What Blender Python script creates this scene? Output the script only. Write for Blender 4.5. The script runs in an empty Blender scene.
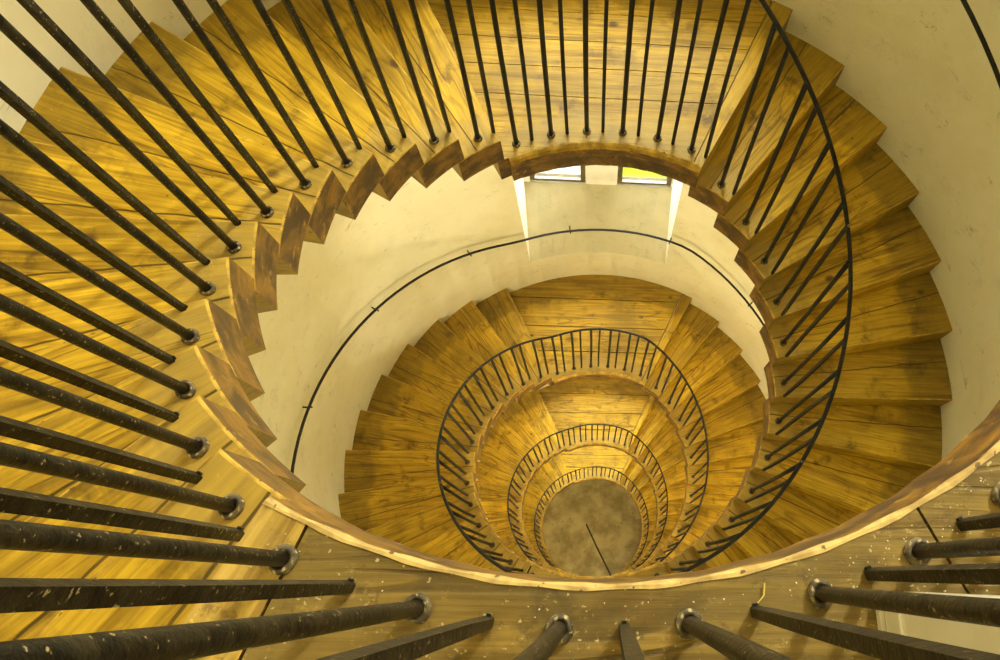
import bpy, bmesh, math, random
from math import sin, cos, pi, radians, degrees
from mathutils import Vector, Matrix

sc = bpy.context.scene
COL = sc.collection
rnd = random.Random(7)

# ------------------------------------------------------------------ dimensions (metres)
H = 0.171617                    # riser
AL = radians(10.3749)           # going of one step, as an angle
BE = radians(55.5012)           # angle of one landing
T0 = radians(27.1413)           # lower nosing of the first windowed landing
TM = T0 - BE
OV = radians(2.0)               # overlap of two solid steps
R = 2.0349                      # wall
R0 = 1.0                        # open well
RB = 1.0557                     # balusters
HB = 1.247                      # rail over pitch line
Z1 = 91 * H                     # level of landing 1
ZTOP = Z1 + 13 * H
ZCEIL = ZTOP + 3.1
RO = 2.60                       # outside of the wall

def LZ(i): return Z1 + 13 * H - 13 * H * i
def cyl(r, th, z=0.0): return Vector((r * sin(th), r * cos(th), z))

# ------------------------------------------------------------------ node helpers
class NT:
    def __init__(s, name):
        s.m = bpy.data.materials.new(name); s.m.use_nodes = True
        s.t = s.m.node_tree; s.t.nodes.clear()
        s.out = s.n('ShaderNodeOutputMaterial'); s.b = s.n('ShaderNodeBsdfPrincipled')
        s.l(s.b.outputs[0], s.out.inputs[0])
        s.tc = s.n('ShaderNodeTexCoord')
    def n(s, t, **k):
        x = s.t.nodes.new(t)
        for a, v in k.items(): setattr(x, a, v)
        return x
    def l(s, a, b): s.t.links.new(a, b)
    def put(s, v, sock):
        if isinstance(v, (int, float)): sock.default_value = v
        elif isinstance(v, tuple):
            sock.default_value = v if len(v) == len(sock.default_value) else tuple(v) + (1,)
        else: s.l(v, sock)
    def math(s, op, a, b=0.0, c=0.0, clamp=False):
        x = s.n('ShaderNodeMath', operation=op); x.use_clamp = clamp
        s.put(a, x.inputs[0]); s.put(b, x.inputs[1]); s.put(c, x.inputs[2]); return x.outputs[0]
    def vmath(s, op, a, b=(0, 0, 0)):
        x = s.n('ShaderNodeVectorMath', operation=op); s.put(a, x.inputs[0]); s.put(b, x.inputs[1]); return x.outputs['Value' if op in ('LENGTH', 'DOT_PRODUCT') else 'Vector']
    def noise(s, vec, scale, detail=3, rough=.55, dist=0.0):
        x = s.n('ShaderNodeTexNoise'); s.put(vec, x.inputs['Vector']); x.inputs['Scale'].default_value = scale
        x.inputs['Detail'].default_value = detail; x.inputs['Roughness'].default_value = rough; x.inputs['Distortion'].default_value = dist
        return x.outputs[0]
    def ramp(s, f, pts):
        x = s.n('ShaderNodeValToRGB'); s.put(f, x.inputs[0]); e = x.color_ramp.elements
        while len(e) < len(pts): e.new(.5)
        for q, (p, c) in zip(e, pts):
            q.position = p; q.color = (c, c, c, 1) if isinstance(c, (int, float)) else tuple(c) + (1,)
        return x.outputs[0]
    def mix(s, f, a, b, mode='MIX'):
        x = s.n('ShaderNodeMix', data_type='RGBA', blend_type=mode)
        s.put(f, x.inputs[0]); s.put(a, x.inputs[6]); s.put(b, x.inputs[7]); return x.outputs[2]
    def smooth(s, v, a, b):
        x = s.n('ShaderNodeMapRange', interpolation_type='SMOOTHSTEP'); s.put(v, x.inputs[0])
        x.inputs[1].default_value = a; x.inputs[2].default_value = b; return x.outputs[0]
    def bump(s, h, strength, dist):
        x = s.n('ShaderNodeBump'); x.inputs['Strength'].default_value = strength; x.inputs['Distance'].default_value = dist
        s.put(h, x.inputs['Height']); s.l(x.outputs[0], s.b.inputs['Normal'])
    def sep(s, v):
        x = s.n('ShaderNodeSeparateXYZ'); s.put(v, x.inputs[0]); return x.outputs
    def comb(s, a, b, c):
        x = s.n('ShaderNodeCombineXYZ'); s.put(a, x.inputs[0]); s.put(b, x.inputs[1]); s.put(c, x.inputs[2]); return x.outputs[0]

def wood(name, light, mid, dark, axis='Y', dusty=0.0, ends=True, seam=None, rough=.5, dirt=.62, dustcol=(.36, .25, .065), inner=True):
    """boards; grain runs along the local axis; worn dusty strip by the balusters; water-dark wall ends"""
    m = NT(name)
    o = m.tc.outputs['Object']
    oi = m.n('ShaderNodeObjectInfo')
    rv = m.math('MULTIPLY', oi.outputs['Random'], 37.0)
    off = m.comb(rv, m.math('MULTIPLY', rv, 1.7), 0.0)
    po = m.vmath('ADD', o, off)
    st = (7.0, .95, 7.0) if axis == 'Y' else (.95, 7.0, 7.0)
    fi = (85.0, 3.0, 85.0) if axis == 'Y' else (3.0, 85.0, 85.0)
    A = m.noise(m.vmath('MULTIPLY', po, st), 1.0, 2.0, .45, .55)
    rings = m.math('SINE', m.math('MULTIPLY', A, 62.0))
    rings = m.math('MULTIPLY', m.smooth(rings, .35, 1.0), m.smooth(m.noise(po, 2.3, 2), .32, .62))
    fine = m.noise(m.vmath('MULTIPLY', po, fi), 1.0, 4.0, .7)
    streak = m.noise(m.vmath('MULTIPLY', po, tuple(q * .32 for q in fi)), 1.0, 3.0, .6)
    big = m.noise(po, 1.7, 4.0, .6)
    med = m.noise(po, 6.5, 5.0, .65)
    c = m.mix(m.smooth(fine, .3, .72), mid, light)
    c = m.mix(m.math('MULTIPLY', m.smooth(streak, .48, .70), .6), c, dark)
    c = m.mix(m.math('MULTIPLY', rings, .75 if dusty else .5), c, dark)
    c = m.mix(m.math('MULTIPLY', m.smooth(big, .42, .72), dirt), c, tuple(x * .42 for x in mid))
    c = m.mix(m.math('MULTIPLY', m.smooth(med, .52, .75), dirt * 1.25), c, tuple(x * .5 for x in dark))
    # each board its own tone
    tone = m.math('ADD', m.math('MULTIPLY', oi.outputs['Random'], .34), .80)
    c = m.mix(1.0, c, m.comb(tone, tone, m.math('MULTIPLY', tone, .95)), 'MULTIPLY')
    # knots
    vo = m.n('ShaderNodeTexVoronoi'); kv = m.vmath('MULTIPLY', po, (5.5, 3.6, 3.0) if axis == 'Y' else (3.6, 5.5, 3.0))
    m.l(kv, vo.inputs['Vector']); vo.inputs['Scale'].default_value = 1.0
    kn = m.math('SUBTRACT', 1.0, m.smooth(vo.outputs['Distance'], .05, .13))
    csep = m.n('ShaderNodeSeparateColor'); m.l(vo.outputs['Color'], csep.inputs[0])
    kn = m.math('MULTIPLY', kn, m.math('GREATER_THAN', csep.outputs[0], .55))
    c = m.mix(m.math('MULTIPLY', kn, .8), c, (.055, .022, .006))
    s = m.sep(o)
    rad = m.vmath('LENGTH', m.comb(s[0], s[1], 0.0))
    jit = m.math('MULTIPLY', m.math('SUBTRACT', m.noise(po, 9.0, 3), .5), .22)
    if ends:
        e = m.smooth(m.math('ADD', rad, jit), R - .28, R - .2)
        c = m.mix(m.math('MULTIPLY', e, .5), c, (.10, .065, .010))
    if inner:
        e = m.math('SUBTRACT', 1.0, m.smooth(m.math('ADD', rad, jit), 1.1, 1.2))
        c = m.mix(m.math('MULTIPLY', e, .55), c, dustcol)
    if dusty:
        c = m.mix(m.math('MULTIPLY', m.smooth(m.noise(o, 3.1, 5, .7), .38, .62), dusty), c, dustcol)
        c = m.mix(m.math('MULTIPLY', m.smooth(m.noise(o, 24.0, 6, .75), .54, .66), .6), c, (.085, .05, .012))
        c = m.mix(m.math('MULTIPLY', m.smooth(m.noise(m.vmath('MULTIPLY', o, (.6, 1, 1)), 42.0, 6, .8), .58, .70), .55), c, (.56, .41, .15))
        sp = m.noise(o, 90.0, 2, .5)
        c = m.mix(m.math('MULTIPLY', m.smooth(sp, .68, .74), .6), c, (.6, .5, .25))
    c = m.mix(m.math('MULTIPLY', m.smooth(m.noise(po, 38.0, 5, .75), .60, .72), .35), c, tuple(min(1, x * 1.25) for x in light))
    v2 = m.n('ShaderNodeTexVoronoi'); m.l(po, v2.inputs['Vector']); v2.inputs['Scale'].default_value = 5.0
    nl = m.math('SUBTRACT', 1.0, m.smooth(v2.outputs['Distance'], .018, .032))
    c = m.mix(m.math('MULTIPLY', nl, .75), c, (.04, .02, .006))
    hgt = m.math('SUBTRACT', m.math('MULTIPLY', fine, .5), m.math('MULTIPLY', rings, .5))
    if seam is not None:
        # a glued joint / shrinkage crack lengthwise in the step
        w = m.math('MULTIPLY', m.math('SUBTRACT', m.noise(m.vmath('MULTIPLY', po, (1, 4.0, 1)), 1.5, 2), .5), .012)
        sx = m.math('ADD', m.math('ADD', m.math('ARCTAN2', s[0], s[1]), w), seam)
        ln = m.math('SUBTRACT', 1.0, m.smooth(m.math('MULTIPLY', m.math('ABSOLUTE', sx), rad), .0015, .0042))
        c = m.mix(m.math('MULTIPLY', ln, .8), c, (.035, .018, .004))
        hgt = m.math('SUBTRACT', hgt, ln)
    m.l(c, m.b.inputs['Base Color'])
    m.put(rough, m.b.inputs['Roughness'])
    m.b.inputs['Specular IOR Level'].default_value = .3
    m.bump(hgt, .8 if dusty else .6, .004)
    return m.m

def plaster(name, c1, c2):
    m = NT(name); o = m.tc.outputs['Object']
    a = m.noise(o, .9, 5, .62); b = m.noise(o, 7.0, 6, .7); d = m.noise(o, 60.0, 4, .7)
    c = m.mix(m.smooth(a, .35, .68), c1, c2)
    c = m.mix(m.math('MULTIPLY', m.smooth(b, .5, .8), .30), c, tuple(x * .72 for x in c2))
    # trowel streaks and hairline cracks
    w = m.noise(m.vmath('MULTIPLY', o, (1, 1, 2.5)), 1.6, 4, .6, 1.2)
    cr = m.math('SUBTRACT', 1.0, m.smooth(m.math('ABSOLUTE', m.math('SUBTRACT', w, .5)), .0012, .0045))
    cr = m.math('MULTIPLY', cr, m.math('GREATER_THAN', b, .55))
    c = m.mix(m.math('MULTIPLY', cr, .45), c, (.16, .12, .05))
    m.l(c, m.b.inputs['Base Color']); m.put(.85, m.b.inputs['Roughness'])
    m.b.inputs['Specular IOR Level'].default_value = .2
    h = m.math('ADD', m.math('MULTIPLY', d, .25), m.math('MULTIPLY', b, 1.0))
    m.bump(h, .35, .02)
    return m.m

def simple(name, c1, c2, scale=20, rough=.6, metal=0.0, speck=None, bump=.2, bd=.002):
    m = NT(name); o = m.tc.outputs['Object']
    a = m.noise(o, scale, 4, .6)
    c = m.mix(m.smooth(a, .35, .65), c1, c2)
    if speck:
        sp = m.noise(o, speck[0], 2, .5)
        c = m.mix(m.smooth(sp, speck[1], speck[1] + .05), c, speck[2])
    m.l(c, m.b.inputs['Base Color']); m.put(rough, m.b.inputs['Roughness']); m.put(metal, m.b.inputs['Metallic']); m.b.inputs['Specular IOR Level'].default_value = .28
    m.bump(m.noise(o, scale * 2, 4, .6), bump, bd)
    return m.m

LIGHT, MID, DARK = (.72, .455, .026), (.42, .255, .009), (.11, .048, .003)
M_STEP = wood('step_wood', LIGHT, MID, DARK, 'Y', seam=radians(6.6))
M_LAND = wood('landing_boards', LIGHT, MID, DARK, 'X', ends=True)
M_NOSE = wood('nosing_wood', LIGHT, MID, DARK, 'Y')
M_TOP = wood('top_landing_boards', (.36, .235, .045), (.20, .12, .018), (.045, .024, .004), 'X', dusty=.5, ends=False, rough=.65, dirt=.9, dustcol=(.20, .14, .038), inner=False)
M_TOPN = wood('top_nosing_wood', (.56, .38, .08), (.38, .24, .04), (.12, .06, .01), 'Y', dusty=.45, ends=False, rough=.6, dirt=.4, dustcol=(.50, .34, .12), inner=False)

M_EDGET = simple('worn_top_edge', (.56, .39, .12), (.34, .22, .06), 22, .6, 0, (60, .66, (.12, .07, .02)), .4, .003)
M_EDGE = simple('worn_edge', (.54, .34, .045), (.30, .175, .016), 18, .6, 0, (60, .66, (.12, .06, .01)), .4, .003)
def end_wood():
    m = NT('step_end_wood'); o = m.tc.outputs['Object']
    oi = m.n('ShaderNodeObjectInfo')
    po = m.vmath('ADD', o, m.comb(m.math('MULTIPLY', oi.outputs['Random'], 31.0), 0.0, 0.0))
    a = m.noise(po, 9.0, 5, .65, .6); b = m.noise(m.vmath('MULTIPLY', po, (6, 6, 60)), 1.0, 3)
    c = m.mix(m.smooth(a, .38, .66), (.060, .028, .004), (.27, .130, .009))
    c = m.mix(m.math('MULTIPLY', m.smooth(b, .4, .7), .4), c, (.045, .02, .006))
    c = m.mix(m.math('MULTIPLY', m.smooth(m.noise(po, 22.0, 3), .62, .7), .5), c, (.5, .28, .05))
    m.l(c, m.b.inputs['Base Color']); m.put(.5, m.b.inputs['Roughness']); m.bump(a, .4, .004)
    return m.m
M_END = end_wood()
M_WALL = plaster('lime_plaster', (.82, .78, .57), (.71, .65, .42))
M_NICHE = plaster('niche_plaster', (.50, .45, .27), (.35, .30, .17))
M_JAMB = simple('white_limewash', (.93, .90, .80), (.86, .82, .70), 8, .85)
M_IRON = simple('wrought_iron', (.004, .003, .002), (.011, .009, .005), 30, .5, 0, (200.0, .68, (.20, .15, .07)), .5, .002)
M_IRONT = simple('wrought_iron_spattered', (.003, .0025, .0015), (.022, .017, .008), 42, .45, 0, (170.0, .66, (.30, .22, .10)), 1.0, .002)
M_COLLAR = simple('collar_iron', (.045, .034, .016), (.16, .12, .055), 60, .6, 0, (120.0, .6, (.45, .35, .18)), .6, .003)
M_FLOOR = simple('ground_floor_stone', (.24, .19, .07), (.46, .37, .17), 2.2, .6, 0, (14.0, .70, (.06, .045, .02)), .2, .01)
M_CEIL = simple('ceiling_plaster', (.80, .74, .58), (.74, .68, .50), 4, .9)
M_WHITE = simple('white_gloss_paint', (.80, .74, .58), (.74, .67, .50), 6, .45, 0, None, .05, .001)
M_GAP = simple('dark_joint', (.05, .035, .015), (.08, .05, .02), 12, .8)
M_CASE = simple('casement_paint', (.10, .08, .035), (.16, .12, .05), 20, .5)
M_ALU = simple('window_seal_grey', (.55, .55, .5), (.45, .45, .42), 20, .4)
M_GRASS = simple('lawn_grass', (.30, .42, .015), (.55, .62, .03), .9, .9)
M_PATH = simple('pale_gravel', (.80, .76, .62), (.70, .66, .52), 5, .9)
M_CRUMB = simple('plaster_crumb', (.80, .76, .62), (.55, .46, .28), 60, .9)
M_STRAW = simple('dry_straw', (.75, .62, .16), (.6, .45, .1), 40, .7)
M_ROD = simple('iron_rod', (.02, .016, .01), (.04, .03, .02), 30, .5)
M_BRICK = simple('outer_render', (.6, .55, .4), (.5, .45, .33), 3, .9)

def glass():
    m = bpy.data.materials.new('pane_glass'); m.use_nodes = True
    t = m.node_tree; t.nodes.clear()
    o = t.nodes.new('ShaderNodeOutputMaterial'); mx = t.nodes.new('ShaderNodeMixShader')
    a = t.nodes.new('ShaderNodeBsdfTransparent'); a.inputs[0].default_value = (.94, .95, .9, 1)
    g = t.nodes.new('ShaderNodeBsdfGlossy'); g.inputs['Roughness'].default_value = .05
    mx.inputs[0].default_value = .05
    t.links.new(a.outputs[0], mx.inputs[1]); t.links.new(g.outputs[0], mx.inputs[2])
    t.links.new(mx.outputs[0], o.inputs[0]); return m
M_GLASS = glass()

# ------------------------------------------------------------------ object helpers
def link(name, me, parent=None):
    o = bpy.data.objects.new(name, me); COL.objects.link(o)
    if parent: o.parent = parent
    return o
def mesh(name, bm, mats, smooth=False):
    me = bpy.data.meshes.new(name); bmesh.ops.recalc_face_normals(bm, faces=bm.faces); bm.to_mesh(me); bm.free()
    for x in (mats if isinstance(mats, (list, tuple)) else [mats]): me.materials.append(x)
    if smooth:
        for p in me.polygons: p.use_smooth = True
    return me
def empty(name, loc, label, cat, group=None):
    o = bpy.data.objects.new(name, None); COL.objects.link(o); o.location = loc
    o.empty_display_size = .2
    o['label'] = label; o['category'] = cat
    if group: o['group'] = group
    return o
def box(bm, x0, x1, y0, y1, z0, z1, mi=0):
    v = [bm.verts.new((x, y, z)) for z in (z0, z1) for x, y in ((x0, y0), (x1, y0), (x1, y1), (x0, y1))]
    for q in ((0, 3, 2, 1), (4, 5, 6, 7), (0, 1, 5, 4), (1, 2, 6, 5), (2, 3, 7, 6), (3, 0, 4, 7)):
        f = bm.faces.new([v[i] for i in q]); f.material_index = mi
def sector(a0, a1, r0, r1, z0, z1, n, rs=(), endslot=1):
    """solid ring sector; inner face gets material slot endslot"""
    bm = bmesh.new(); radii = [r0] + list(rs) + [r1]
    g = {}
    for k, z in enumerate((z0, z1)):
        for i in range(n + 1):
            th = a0 + (a1 - a0) * i / n
            for j, r in enumerate(radii): g[k, i, j] = bm.verts.new(cyl(r, th, z))
    m = len(radii) - 1
    for i in range(n):
        for j in range(m):
            for k in (0, 1): bm.faces.new([g[k, i, j], g[k, i + 1, j], g[k, i + 1, j + 1], g[k, i, j + 1]])
        f = bm.faces.new([g[0, i, 0], g[1, i, 0], g[1, i + 1, 0], g[0, i + 1, 0]]); f.material_index = endslot
        bm.faces.new([g[0, i, m], g[0, i + 1, m], g[1, i + 1, m], g[1, i, m]])
    for i in (0, n):
        for j in range(m): bm.faces.new([g[0, i, j], g[0, i, j + 1], g[1, i, j + 1], g[1, i, j]])
    return bm
def clip(bm, co, no):
    """keep what lies on the side the normal points away from"""
    bmesh.ops.bisect_plane(bm, geom=bm.verts[:] + bm.edges[:] + bm.faces[:], plane_co=co, plane_no=no, clear_outer=True, dist=1e-6)
    be = [e for e in bm.edges if e.is_boundary]
    if be: bmesh.ops.holes_fill(bm, edges=be, sides=0)
def add_mesh(bm, other):
    me = bpy.data.meshes.new('tmp'); other.to_mesh(me); other.free(); bm.from_mesh(me); bpy.data.meshes.remove(me)
def soften(bm, w=.006):
    """bevel the upper edges"""
    zt = max(v.co.z for v in bm.verts)
    es = [e for e in bm.edges if all(abs(v.co.z - zt) < 1e-5 for v in e.verts) and len(e.link_faces) == 2
          and any(abs(f.normal.z) < .5 for f in e.link_faces)]
    bmesh.ops.bevel(bm, geom=es, offset=w, segments=2, affect='EDGES', profile=.5)
def tube(bm, pts, rad, seg=8, flat=None, cap=True):
    """swept tube; flat=(half width, half height) for a bar"""
    rings = []
    for i, p in enumerate(pts):
        a = pts[max(i - 1, 0)]; b = pts[min(i + 1, len(pts) - 1)]
        t = (b - a).normalized(); up = Vector((0, 0, 1)) if abs(t.z) < .9 else Vector((1, 0, 0))
        s = t.cross(up).normalized(); u = s.cross(t).normalized()
        w, h = flat or (rad, rad)
        rings.append([bm.verts.new(p + s * (w * cos(2 * pi * k / seg)) + u * (h * sin(2 * pi * k / seg))) for k in range(seg)])
    for a, b in zip(rings, rings[1:]):
        for k in range(seg): bm.faces.new([a[k], a[(k + 1) % seg], b[(k + 1) % seg], b[k]])
    if cap:
        bm.faces.new(rings[0][::-1]); bm.faces.new(rings[-1])
    return bm
def lathe(bm, prof, seg=14):
    rings = [[bm.verts.new((r * cos(2 * pi * k / seg), r * sin(2 * pi * k / seg), z)) for k in range(seg)] for r, z in prof]
    for a, b in zip(rings, rings[1:]):
        for k in range(seg): bm.faces.new([a[k], a[(k + 1) % seg], b[(k + 1) % seg], b[k]])
    bm.faces.new(rings[-1]); bm.faces.new(rings[0][::-1])
    return bm

# ------------------------------------------------------------------ setting: round wall with window niches
WINS = [(0.0, LZ(1)), (0.0, LZ(3)), (0.0, LZ(5)), (0.0, LZ(7)), (radians(38), LZ(0))]
NA0, NA1 = radians(-20.3), radians(17.0)
NZ0, NZ1, NZS = .60, 2.42, 1.11       # niche front sill, head, and where the sloping sill meets the casements
YP = 2.50
def build_wall():
    bm = bmesh.new()
    ths = set(round(-180 + 3 * i, 4) for i in range(121)); zs = {-.1, ZCEIL}
    holes = []
    for rot, lz in WINS:
        a0, a1 = degrees(NA0 + rot), degrees(NA1 + rot)
        ths |= {round(a0, 4), round(a1, 4)}; zs |= {lz + NZ0, lz + NZ1}
        holes.append((a0, a1, lz + NZ0, lz + NZ1))
    ths = sorted(ths); zs = sorted(zs)
    for rr, mi in ((R, 0), (RO, 2)):
        cache = {}
        def V(t, z):
            k = (t if t < 179.99 else -180.0, z)
            if k not in cache: cache[k] = bm.verts.new(cyl(rr, radians(t), z))
            return cache[k]
        for a, b in zip(ths, ths[1:]):
            if b - a < 1e-3: continue
            for c, d in zip(zs, zs[1:]):
                tm, zm = (a + b) / 2, (c + d) / 2
                if any(h[0] < tm < h[1] and h[2] < zm < h[3] for h in holes): continue
                f = bm.faces.new([V(a, c), V(b, c), V(b, d), V(a, d)]); f.material_index = mi
                f.smooth = True
    for rot, lz in WINS:
        def P(x, y, z):
            c, s = cos(rot), sin(rot); return bm.verts.new((x * c + y * s, -x * s + y * c, z))
        def F(vs, mi):
            f = bm.faces.new(vs); f.material_index = mi
        n = 12; xl, xr = -.756, .612
        z0, zs_, z1 = lz + NZ0, lz + NZS, lz + NZ1
        # sloping sill and head
        for i in range(n):
            ta, tb = NA0 + (NA1 - NA0) * i / n, NA0 + (NA1 - NA0) * (i + 1) / n
            xa, xb = xl + (xr - xl) * i / n, xl + (xr - xl) * (i + 1) / n
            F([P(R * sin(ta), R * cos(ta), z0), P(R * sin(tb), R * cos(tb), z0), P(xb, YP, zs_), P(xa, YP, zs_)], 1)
            F([P(R * sin(ta), R * cos(ta), z1), P(R * sin(tb), R * cos(tb), z1), P(xb, YP, z1), P(xa, YP, z1)], 3)
        for t, x in ((NA0, xl), (NA1, xr)):
            F([P(R * sin(t), R * cos(t), z0), P(x, YP, zs_), P(x, YP, z1), P(R * sin(t), R * cos(t), z1)], 3)
        # piers between and beside the casements, and the reveals behind
        for a, b in ((xl - .25, -.70), (-.19, .10), (.60, xr + .25)):
            for pz0, pz1 in ((zs_ - .6, z1),):
                v = []
                for z in (pz0, pz1):
                    for x, y in ((a, YP), (b, YP), (b, YP + .16), (a, YP + .16)): v.append(P(x, y, z))
                for q in ((0, 3, 2, 1), (4, 5, 6, 7), (0, 1, 5, 4), (1, 2, 6, 5), (2, 3, 7, 6), (3, 0, 4, 7)): F([v[i] for i in q], 3)
        for pz0, pz1 in ((zs_ - .6, zs_ - .01), (z1 - .06, z1 + .25)):
            v = []
            for z in (pz0, pz1):
                for x, y in ((xl - .25, YP + .001), (xr + .25, YP + .001), (xr + .25, YP + .10), (xl - .25, YP + .10)): v.append(P(x, y, z))
            for q in ((0, 3, 2, 1), (4, 5, 6, 7), (0, 1, 5, 4), (1, 2, 6, 5), (2, 3, 7, 6), (3, 0, 4, 7)): F([v[i] for i in q], 3)
    me = bpy.data.meshes.new('wall_round'); bm.to_mesh(me); bm.free()
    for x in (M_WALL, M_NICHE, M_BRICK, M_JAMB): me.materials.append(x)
    o = link('wall_round', me); o['kind'] = 'structure'; return o
build_wall()

def build_window(idx, rot, lz):
    root = bpy.data.objects.new('window_%d' % idx, None); COL.objects.link(root)
    root['kind'] = 'structure'; root.location = (0, 0, lz); root.rotation_euler = (0, 0, -rot)
    for x0, x1 in ((-.70, -.19), (.10, .60)):
        z0, z1 = NZS + .0, NZ1 - .06; w = .045
        bm = bmesh.new()
        box(bm, x0, x1, YP + .02, YP + .07, z0, z0 + w); box(bm, x0, x1, YP + .02, YP + .07, z1 - w, z1)
        box(bm, x0, x0 + w, YP + .02, YP + .07, z0 + w, z1 - w); box(bm, x1 - w, x1, YP + .02, YP + .07, z0 + w, z1 - w)
        box(bm, (x0 + x1) / 2 - .01, (x0 + x1) / 2 + .01, YP + .03, YP + .06, z0 + .6, z1 - w)
        f = link('window_frame', mesh('window_frame', bm, M_CASE), root)
        bm = bmesh.new(); box(bm, x0 + w, x1 - w, YP + .010, YP + .018, z0 + w, z0 + w + .012)
        box(bm, x0 + w, x1 - w, YP + .010, YP + .018, z0 + w + .03, z0 + w + .036)
        link('drip_strip', mesh('drip_strip', bm, M_ALU), f)
        bm = bmesh.new(); box(bm, x0 + w - .005, x1 - w + .005, YP + .042, YP + .048, z0 + w - .005, z1 - w + .005)
        link('pane', mesh('pane', bm, M_GLASS), f)
for i, (rot, lz) in enumerate(WINS): build_window(i + 1, rot, lz)

def disc(name, r, z0, z1, m, n=72, r_in=None):
    bm = bmesh.new()
    if r_in is None:
        lathe(bm, [(r, z0), (r, z1)], n)
    else:
        add_mesh(bm, sector(-pi, pi, r_in, r, z0, z1, n, endslot=0))
        bmesh.ops.remove_doubles(bm, verts=bm.verts, dist=1e-5)
    o = link(name, mesh(name, bm, m)); o['kind'] = 'structure'; return o
disc('floor', R + .02, -.12, 0, M_FLOOR)
disc('ceiling', RO, ZCEIL, ZCEIL + .15, M_CEIL)
disc('ground_lawn', 60, -.3, -.12, M_GRASS, 64, RO)
bm = bmesh.new(); box(bm, -9, -.15, 2.9, 40, -.119, -.10)
link('ground_gravel', mesh('ground_gravel', bm, M_PATH))['kind'] = 'structure'

# white painted door standing across the top landing, beyond the balusters
door = bpy.data.objects.new('door_1', None); COL.objects.link(door); door['kind'] = 'structure'
door.location = (.4045, -1.003, ZTOP + .002); door.rotation_euler = (0, 0, radians(3.5))
bm = bmesh.new(); box(bm, .012, .05, -.84, .0, .075, 1.98); soften(bm, .004)
link('door_leaf', mesh('door_leaf', bm, M_WHITE), door)
bm = bmesh.new(); box(bm, .004, .05, -.84, .0, .018, .072); soften(bm, .003)
link('bottom_rail', mesh('bottom_rail', bm, M_WHITE), door)
bm = bmesh.new(); box(bm, -.002, .05, -.84, .0, .0, .014)
link('threshold', mesh('threshold', bm, M_WHITE), door)

# ------------------------------------------------------------------ flights of solid steps
def step_mesh(var):
    bm = sector(-(AL + OV), 0, R0, R + .015, -H, 0, 8, (1.35, 1.7))
    bmesh.ops.recalc_face_normals(bm, faces=bm.faces)
    soften(bm, .006)
    bm.normal_update()
    for f in bm.faces:                    # bare wood along the worn arrises
        if .15 < abs(f.normal.z) < .97: f.material_index = 2
    return mesh('step', bm, [M_STEP, M_END, M_EDGE])
STEP = step_mesh(0)
SIDE = ['west', 'east']
turn_word = ['top', 'second', 'third', 'lowest']
flight_labels = [
    'uppermost flight of worn wooden winder steps, descending on the left past the camera',
    'wide right-hand flight of wooden steps sweeping down from the top windowed landing',
    'left flight of wooden steps reaching the landing under the window niche',
    'right flight of wooden steps going down from the landing under the window niche',
    'left flight of wooden steps inside the large middle ring of railing',
    'right flight of small steps inside the large middle ring of railing',
    'left flight of tiny steps inside the small ring of railing',
    'lowest right flight of tiny steps ending on the ground floor']
def landing_angles(i): return TM + pi * (i - 1), T0 + pi * (i - 1)
for i in range(8):
    fl = empty('stair_flight', (0, 0, LZ(i + 1)), flight_labels[i], 'stairs')
    a0, a1 = landing_angles(i)
    for j in range(1, 13):
        o = link('step', STEP, fl)
        o.location = (0, 0, LZ(i) - j * H - LZ(i + 1)); o.rotation_euler = (0, 0, -(a1 + j * AL))

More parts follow.
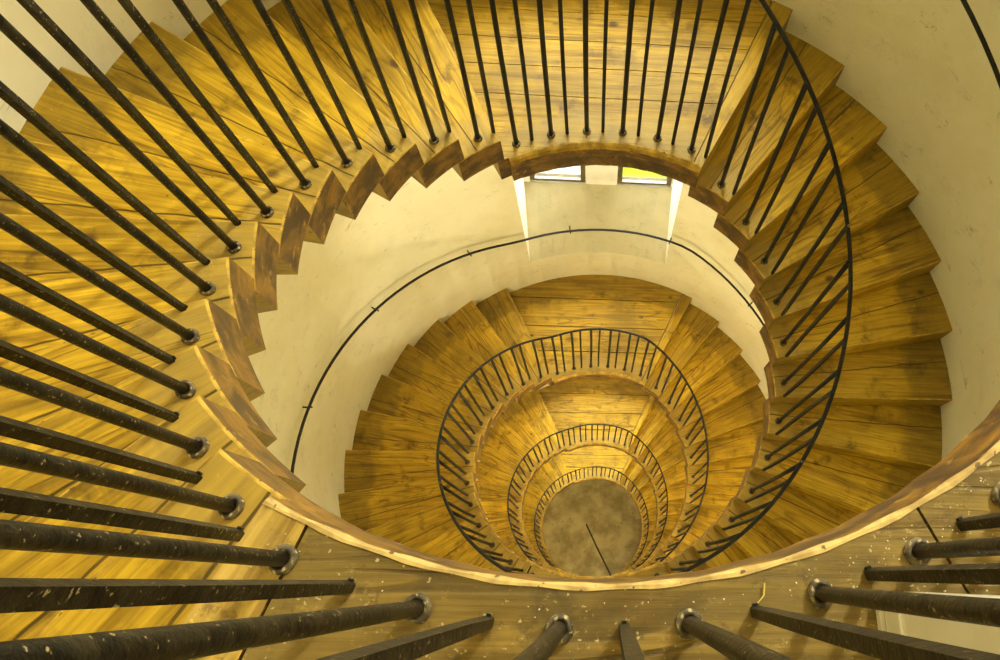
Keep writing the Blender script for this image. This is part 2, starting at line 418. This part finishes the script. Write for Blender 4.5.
# ------------------------------------------------------------------ landings
land_labels = [
    'dusty worn wooden top landing with curved edge right below the camera',
    'windowed wooden landing of the top turn, behind the row of upright balusters',
    'landing just peeping out below the near landing edge, where the right-hand railing ends',
    'wooden half landing directly below the window niche',
    'landing at the near side of the large middle ring, low in the well',
    'wooden half landing enclosed by the large middle ring of railing',
    'landing at the near side of the small ring, deep in the well',
    'smallest wooden half landing, enclosed by the small ring of railing']
for i in range(8):
    a0, a1 = landing_angles(i)
    top = i == 0
    if top: a0 -= radians(52)                # the top landing carries on as a gallery
    ca = (landing_angles(i)[0] + landing_angles(i)[1]) / 2
    fl = empty('landing', (0, 0, LZ(i) - H), land_labels[i], 'landing')
    T = H
    back = 0 if top else OV
    rot = -(pi * (i - 1))                    # local frame: landing looks like the windowed one
    def loc(th): return th - pi * (i - 1)
    b0, b1 = loc(a0) - back, loc(a1)
    nos = Vector((cos(b1), -sin(b1), 0))     # perpendicular to the nosing, pointing downhill
    # nosing boards
    if top:
        boards = [(.0, .07, .0, .20)]
    else:
        boards = [(.0, .045, .0, .112)]
    pin, pout = cyl(R0, b1), cyl(R, b1)
    def edge_plane(wi, wo):
        p = pin - nos * wi; q = pout - nos * wo
        d = (q - p).normalized(); return p, Vector((d.y, -d.x, 0))
    ns = 5 * max(8, int(degrees(b1 - b0) / 3) // 2)
    seams = [1.72, 1.555, 1.40, 1.235] if i == 1 else ([1.76, 1.46, 1.20] if not top else [1.85, 1.62, 1.37, 1.17])
    deck = bmesh.new()
    lims = [9.0] + seams + [-9.0]
    g = .0022 if i < 2 else .0045
    pm, nm = edge_plane(boards[-1][1], boards[-1][3])
    for k in range(len(lims) - 1):
        s = sector(b0, b1, R0, R + .015, 0, T, ns)
        clip(s, Vector((0, lims[k] - g, 0)), Vector((0, 1, 0)))
        clip(s, Vector((0, lims[k + 1] + g, 0)), Vector((0, -1, 0)))
        clip(s, pm - nm * g, nm)
        if top:      # joint between the landing and the gallery
            s2 = s.copy(); q = radians(-28.4); n2 = Vector((cos(q), -sin(q), 0))
            clip(s, cyl(.5, q) + n2 * g, -n2); clip(s2, cyl(.5, q) - n2 * g, n2); add_mesh(deck, s2)
        add_mesh(deck, s)
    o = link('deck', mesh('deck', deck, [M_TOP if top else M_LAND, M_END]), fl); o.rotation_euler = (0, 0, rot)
    for k, (wi, wi2, wo, wo2) in enumerate(boards):
        s = sector(b0 if not top else b1 - radians(60), b1, R0, R + .015, 0, T, 90)
        p, n = edge_plane(wi, wo); clip(s, p - n * (g if k else -.001), n)
        p, n = edge_plane(wi2, wo2); clip(s, p + n * g, -n)
        bmesh.ops.recalc_face_normals(s, faces=s.faces)
        s.normal_update()
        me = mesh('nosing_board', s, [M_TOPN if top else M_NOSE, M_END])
        # grain along the board: give it a frame of its own turned to the nosing
        me.transform(Matrix.Rotation(b1, 4, 'Z'))
        o = link('nosing_board', me, fl); o.rotation_euler = (0, 0, rot - b1)
    # curved fascia along the well
    bm = bmesh.new(); n = 60 if top else 36; f0 = b0 if top else b0 + OV * 1.6
    prof = [(1.001, T - .001), (.994, T - .001), (.982, T - .010), (.976, T - .035), (.978, T - .085), (.984, T - .10), (.984, T - .205), (1.001, T - .205)]
    if top: prof = [(1.004, T + .0015), (.999, T + .0005), (.9955, T - .004), (.9945, T - .010), (.9945, T - .03), (.989, T - .20), (1.004, T - .20)]
    rings = []
    for q in range(n + 1):
        th = f0 + (b1 - f0) * q / n
        rings.append([bm.verts.new(cyl(r + .0015 * sin(q * 1.7 + k), th, z)) for k, (r, z) in enumerate(prof)])
    L = len(prof)
    for a, b in zip(rings, rings[1:]):
        for k in range(L):
            f = bm.faces.new([a[k], a[(k + 1) % L], b[(k + 1) % L], b[k]]); f.material_index = 0 if k < 3 else 1
    bm.faces.new(rings[0]); bm.faces.new(rings[-1][::-1])
    o = link('fascia', mesh('fascia', bm, [M_EDGET if top else M_EDGE, M_END]), fl); o.rotation_euler = (0, 0, rot)

# ------------------------------------------------------------------ railings
def pitch(th):
    """height over the floor of the line through the middle of the steps"""
    x = th - (TM - pi)
    i = int(math.floor(x / pi)); x -= i * pi
    # landing i spans 0..BE, flight after it
    def seg(x):
        s = (x - (BE - .5 * AL)) / AL
        return -min(max(s, 0.0), 13.0) * H
    if x < .5 * AL: return LZ(i) + min(0.0, 0) + (H * (.5 - x / AL) if i > 0 else 0)
    return LZ(i) + seg(x)
def rail_z(th):
    d = radians(3.0)
    return (pitch(th - d) + 2 * pitch(th) + pitch(th + d)) / 4 + HB

CO = radians(4.64); PO = radians(.5)
def collar_mesh():
    bm = bmesh.new()
    lathe(bm, [(.0195, 0), (.0205, .004), (.0195, .009), (.0165, .0125), (.0125, .0115), (.0108, .009)], 18)
    for v in bm.verts:
        a = math.atan2(v.co.y, v.co.x); v.co.x *= 1 + .05 * sin(3 * a + 1); v.co.y *= 1 + .05 * sin(2 * a)
    return mesh('collar', bm, M_COLLAR, True)
COLLAR = collar_mesh()
def tab_mesh():
    bm = bmesh.new(); box(bm, -.003, .003, -.0115, -.0070, .0, .009); return mesh('fixing_tab', bm, M_IRON)
TAB = tab_mesh()

def baluster(root, th, zf, round_):
    zt = rail_z(th) - .004
    L = zt - zf; n = 6 if zf > LZ(1) - 1 else 3
    wob = rnd.uniform(-.004, .004); wob2 = rnd.uniform(-.004, .004)
    bm = bmesh.new()
    rad, seg = (.0107, 12) if round_ else (.0077 * 1.414, 4)
    prev = None
    a0 = 0 if round_ else pi / 4
    for k in range(n + 1):
        t = k / n; bx, by = wob * sin(pi * t), wob2 * sin(pi * t)
        ring = [bm.verts.new((bx + rad * cos(a0 + 2 * pi * q / seg), by + rad * sin(a0 + 2 * pi * q / seg), L * t)) for q in range(seg)]
        if prev:
            for q in range(seg):
                f = bm.faces.new([prev[q], prev[(q + 1) % seg], ring[(q + 1) % seg], ring[q]]); f.smooth = round_
        else: bm.faces.new(ring[::-1])
        prev = ring
    bm.faces.new(prev)
    if not round_: bmesh.ops.bevel(bm, geom=[e for e in bm.edges if abs(e.verts[0].co.z - e.verts[1].co.z) > .01], offset=.002, segments=1, affect='EDGES')
    o = link('baluster', mesh('baluster', bm, M_IRONT if zf > LZ(1) + .3 else M_IRON), root)
    p = cyl(RB, th, zf) - root.location; o.location = p; o.rotation_euler = (0, math.atan(.018 if zf > LZ(1) + .05 else .006), -th)
    if round_:
        c = link('collar', COLLAR, o); c.rotation_euler = (0, 0, rnd.uniform(0, 6))
    else:
        c = link('fixing_tab', TAB, o)

rail_labels = ['black iron railing of the top turn, its balusters crossing the whole left and bottom foreground',
               'large middle ring of thin black iron railing around the second turn',
               'small ring of thin black iron railing around the third turn',
               'smallest innermost ring of black iron railing above the ground floor']
def feet():
    """every baluster: angle, foot height, round or square"""
    out = []
    for i in range(9):
        a0, a1 = landing_angles(i); z = LZ(i)
        if i < 8:
            if i == 0:
                T = [-156.6, -167.3, -177.9, -187.6, -198.0, -206.5, -215.3, -224.5, -233.8, -243, -252]
                for t in T: out.append((radians(t), z, True))
                for t, t2 in zip([-148.6] + T, T): out.append((radians((t + t2) / 2), z, False))
            else:
                for k in range(6): out.append((a1 - CO - radians(9.25) * k, z, True))
                for k in range(6): out.append((a1 - PO - radians(9.25) * k, z, False))
            for j in range(1, 13):
                zz = z - j * H
                out.append((a1 + j * AL - CO, zz, True)); out.append((a1 + j * AL - PO, zz, False))
    return out
FEET = feet()
cuts = [-1e9, TM + pi - .0, TM + 3 * pi, TM + 5 * pi, 1e9]     # each ring ends where the next turn's south landing begins
th_start, th_end = TM - pi - radians(52), T0 + 6 * pi + 12 * AL
for k in range(4):
    lo, hi = max(cuts[k], th_start), min(cuts[k + 1], th_end)
    root = empty('stair_railing', (0, 0, LZ(min(2 * k + 2, 8))), rail_labels[k], 'railing')
    n = int(degrees(hi - lo) / 2.5)
    pts = []
    for q in range(n + 1):
        th = lo + (hi - lo) * q / n
        pts.append(cyl(RB + .001, th, rail_z(th)) - root.location)
    bm = bmesh.new(); tube(bm, pts, 0, 10, flat=(.0102, .0078))
    link('handrail', mesh('handrail', bm, M_IRON, True), root)
    for th, zf, rd in FEET:
        if lo <= th < hi: baluster(root, th, zf, rd)
    # splice plates with rivets where lengths of rail are joined
    bm = bmesh.new(); th = lo
    while th < hi - .3:
        th += radians(47)
        if th > hi: break
        lathe_b = bmesh.new(); lathe(lathe_b, [(.007, 0), (.007, .003), (.004, .006)], 10)
        bmesh.ops.translate(lathe_b, verts=lathe_b.verts, vec=cyl(RB, th, rail_z(th) + .009) - root.location); add_mesh(bm, lathe_b)
    link('rivets', mesh('rivets', bm, M_COLLAR), root)

# wall handrail: a round iron bar on brackets, following the stairs
wall_labels = ['black iron handrail on the outer wall at the top right corner',
               'long thin black iron handrail curving along the white wall, passing before the window niche',
               'iron wall handrail of the third turn', 'iron wall handrail of the lowest turn']
for k, (lo, hi) in enumerate([(T0 - radians(50), TM + pi - radians(2)), (T0 + pi + radians(5), TM + 3 * pi - radians(2))]):
    root = empty('wall_handrail', (0, 0, LZ(2 * k + 2)), wall_labels[k], 'handrail')
    hh = 1.14 if k == 0 else 1.29
    rr = R - .07
    n = int(degrees(hi - lo) / 3)
    pts = [cyl(rr, lo + (hi - lo) * q / n, rail_z(lo + (hi - lo) * q / n) - HB + hh) - root.location for q in range(n + 1)]
    p0 = cyl(R + .01, lo, 0); p1 = cyl(R + .01, hi, 0)
    bm = bmesh.new(); tube(bm, [Vector((p0.x, p0.y, pts[0].z))] + pts + [Vector((p1.x, p1.y, pts[-1].z))], .0105, 10)
    link('rail_bar', mesh('rail_bar', bm, M_IRON, True), root)
    th = lo + radians(9)
    while th < hi:
        z = rail_z(th) - HB + hh - root.location.z
        bm = bmesh.new(); tube(bm, [cyl(rr, th, z), cyl(rr, th, z - .05), cyl(rr + .03, th, z - .07), cyl(R + .01, th, z - .07)], .006, 6)
        link('bracket', mesh('bracket', bm, M_IRON), root)
        th += radians(26)

# ------------------------------------------------------------------ small things
bm = bmesh.new(); tube(bm, [Vector((-.22, .20, .012)), Vector((.02, -.27, .012)), Vector((.38, -.93, .012))], .017, 8)
o = link('iron_rod', mesh('iron_rod', bm, M_ROD)); o['label'] = 'thin dark rod lying across the round ground floor at the bottom of the well'; o['category'] = 'rod'
bm = bmesh.new(); tube(bm, [Vector((0, 0, .003)), Vector((.012, .012, .006)), Vector((.016, .032, .004))], .0014, 5)
o = link('straw', mesh('straw', bm, M_STRAW)); o.scale = (.8, .8, .8); o.location = (.236, -1.018, ZTOP + .001); o.rotation_euler = (0, 0, .1); o['label'] = 'short yellow straw lying beside a square baluster foot on the top landing'; o['category'] = 'straw'

def crumbs(name, n, fn, smin, smax, label):
    bm = bmesh.new()
    for _ in range(n):
        x, y, z = fn(); s = rnd.uniform(smin, smax)
        r = bmesh.ops.create_icosphere(bm, subdivisions=1, radius=s)
        m = Matrix.Rotation(rnd.uniform(0, 6), 4, 'Z')
        for v in r['verts']:
            v.co = m @ Vector((v.co.x * rnd.uniform(.7, 1.8), v.co.y * rnd.uniform(.6, 1.2), v.co.z * .45)) + Vector((x, y, z + s * .4))
    o = link(name, mesh(name, bm, M_CRUMB)); o['label'] = label; o['category'] = 'debris'; o['kind'] = 'stuff'
def on_top():
    u = rnd.random()
    th = radians(rnd.gauss(152, 7) if u < .6 else rnd.uniform(140, 205)); r = 1.02 + abs(rnd.gauss(0, .05))
    p = cyl(r, th); return p.x, p.y, ZTOP + .001
crumbs('plaster_crumbs', 100, on_top, .0004, .0014, 'white crumbs of plaster scattered along the edge of the top landing')

# ------------------------------------------------------------------ light
def area(name, loc, target, sx, sy, e, col):
    d = bpy.data.lights.new(name, 'AREA'); d.shape = 'RECTANGLE'; d.size = sx; d.size_y = sy; d.energy = e; d.color = col
    o = bpy.data.objects.new(name, d); COL.objects.link(o); o.location = loc
    v = Vector(target) - Vector(loc); o.rotation_euler = v.to_track_quat('-Z', 'Y').to_euler(); return o
def point(name, loc, e, col, r=.2):
    d = bpy.data.lights.new(name, 'POINT'); d.energy = e; d.color = col; d.shadow_soft_size = r
    o = bpy.data.objects.new(name, d); COL.objects.link(o); o.location = loc; return o
DAY = (1.0, .985, .94)
WE = [270, 95, 230, 300, 650]
for (rot, lz), e in zip(WINS, WE):
    p = cyl(YP + .55, rot, lz + 2.25); t = cyl(.2, rot, lz + .6)
    area('window_daylight', p, t, 1.35 if rot == 0 else .7, .9 if rot == 0 else .5, e, DAY)
FILL_COL = (1.0, .92, .66)  # warm tint shared by the added fill lights
point('ceiling_fill', (0.35, 0.35, ZCEIL - .45), 48, FILL_COL, .28)  # unseen fill light, added to brighten the upper shaft
for i, e in ((1, 50), (2, 135), (3, 45), (4, 110), (6, 120)):
    p = cyl(1.5, pi * (i - 1) + 0.0, LZ(i) - H - .35)
    point('landing_fill', p, e, FILL_COL, .12)  # added fill below each landing to lift the deeper turns; no fitting there

w = bpy.data.worlds.new('sky'); sc.world = w; w.use_nodes = True
nt = w.node_tree; nt.nodes.clear()
o = nt.nodes.new('ShaderNodeOutputWorld'); b = nt.nodes.new('ShaderNodeBackground'); s = nt.nodes.new('ShaderNodeTexSky')
s.sky_type = 'NISHITA'; s.sun_elevation = radians(48); s.sun_rotation = radians(200); s.sun_disc = False; s.sun_intensity = .3
nt.links.new(s.outputs[0], b.inputs[0]); nt.links.new(b.outputs[0], o.inputs[0]); b.inputs[1].default_value = .35
d = bpy.data.lights.new('sun', 'SUN'); d.energy = 5; d.angle = radians(1); d.color = (1, .96, .86)
so = bpy.data.objects.new('sun', d); COL.objects.link(so); so.location = (0, 0, 30); so.rotation_euler = Vector((.9, .15, -1)).to_track_quat('-Z', 'Y').to_euler()

# ------------------------------------------------------------------ camera
cd = bpy.data.cameras.new('camera'); cam = bpy.data.objects.new('camera', cd); COL.objects.link(cam)
ax, ay, az = .29928713, -.06503041, .01327901
M = Matrix.Rotation(az, 3, 'Z') @ Matrix.Rotation(ay, 3, 'Y') @ Matrix.Rotation(ax, 3, 'X')
cam.matrix_world = Matrix.Translation((.0071452, -.9882594, 3.4123027 + Z1)) @ M.to_4x4()
cd.sensor_fit = 'HORIZONTAL'; cd.sensor_width = 36; cd.lens = 806.94 / 1000 * 36
cd.shift_x = -.14938; cd.shift_y = -.0004; cd.clip_start = .02; cd.clip_end = 300
sc.camera = cam

vs = sc.view_settings
vs.view_transform = 'Standard'; vs.look = 'None'; vs.gamma = 1; vs.exposure = 0.24; vs.use_curve_mapping = False
sc.cycles.max_bounces = 10; sc.cycles.diffuse_bounces = 6; sc.cycles.transparent_max_bounces = 8
sc.cycles.use_denoising = True
sc.cycles.caustics_reflective = False; sc.cycles.caustics_refractive = False
sc.cycles.sample_clamp_indirect = 6
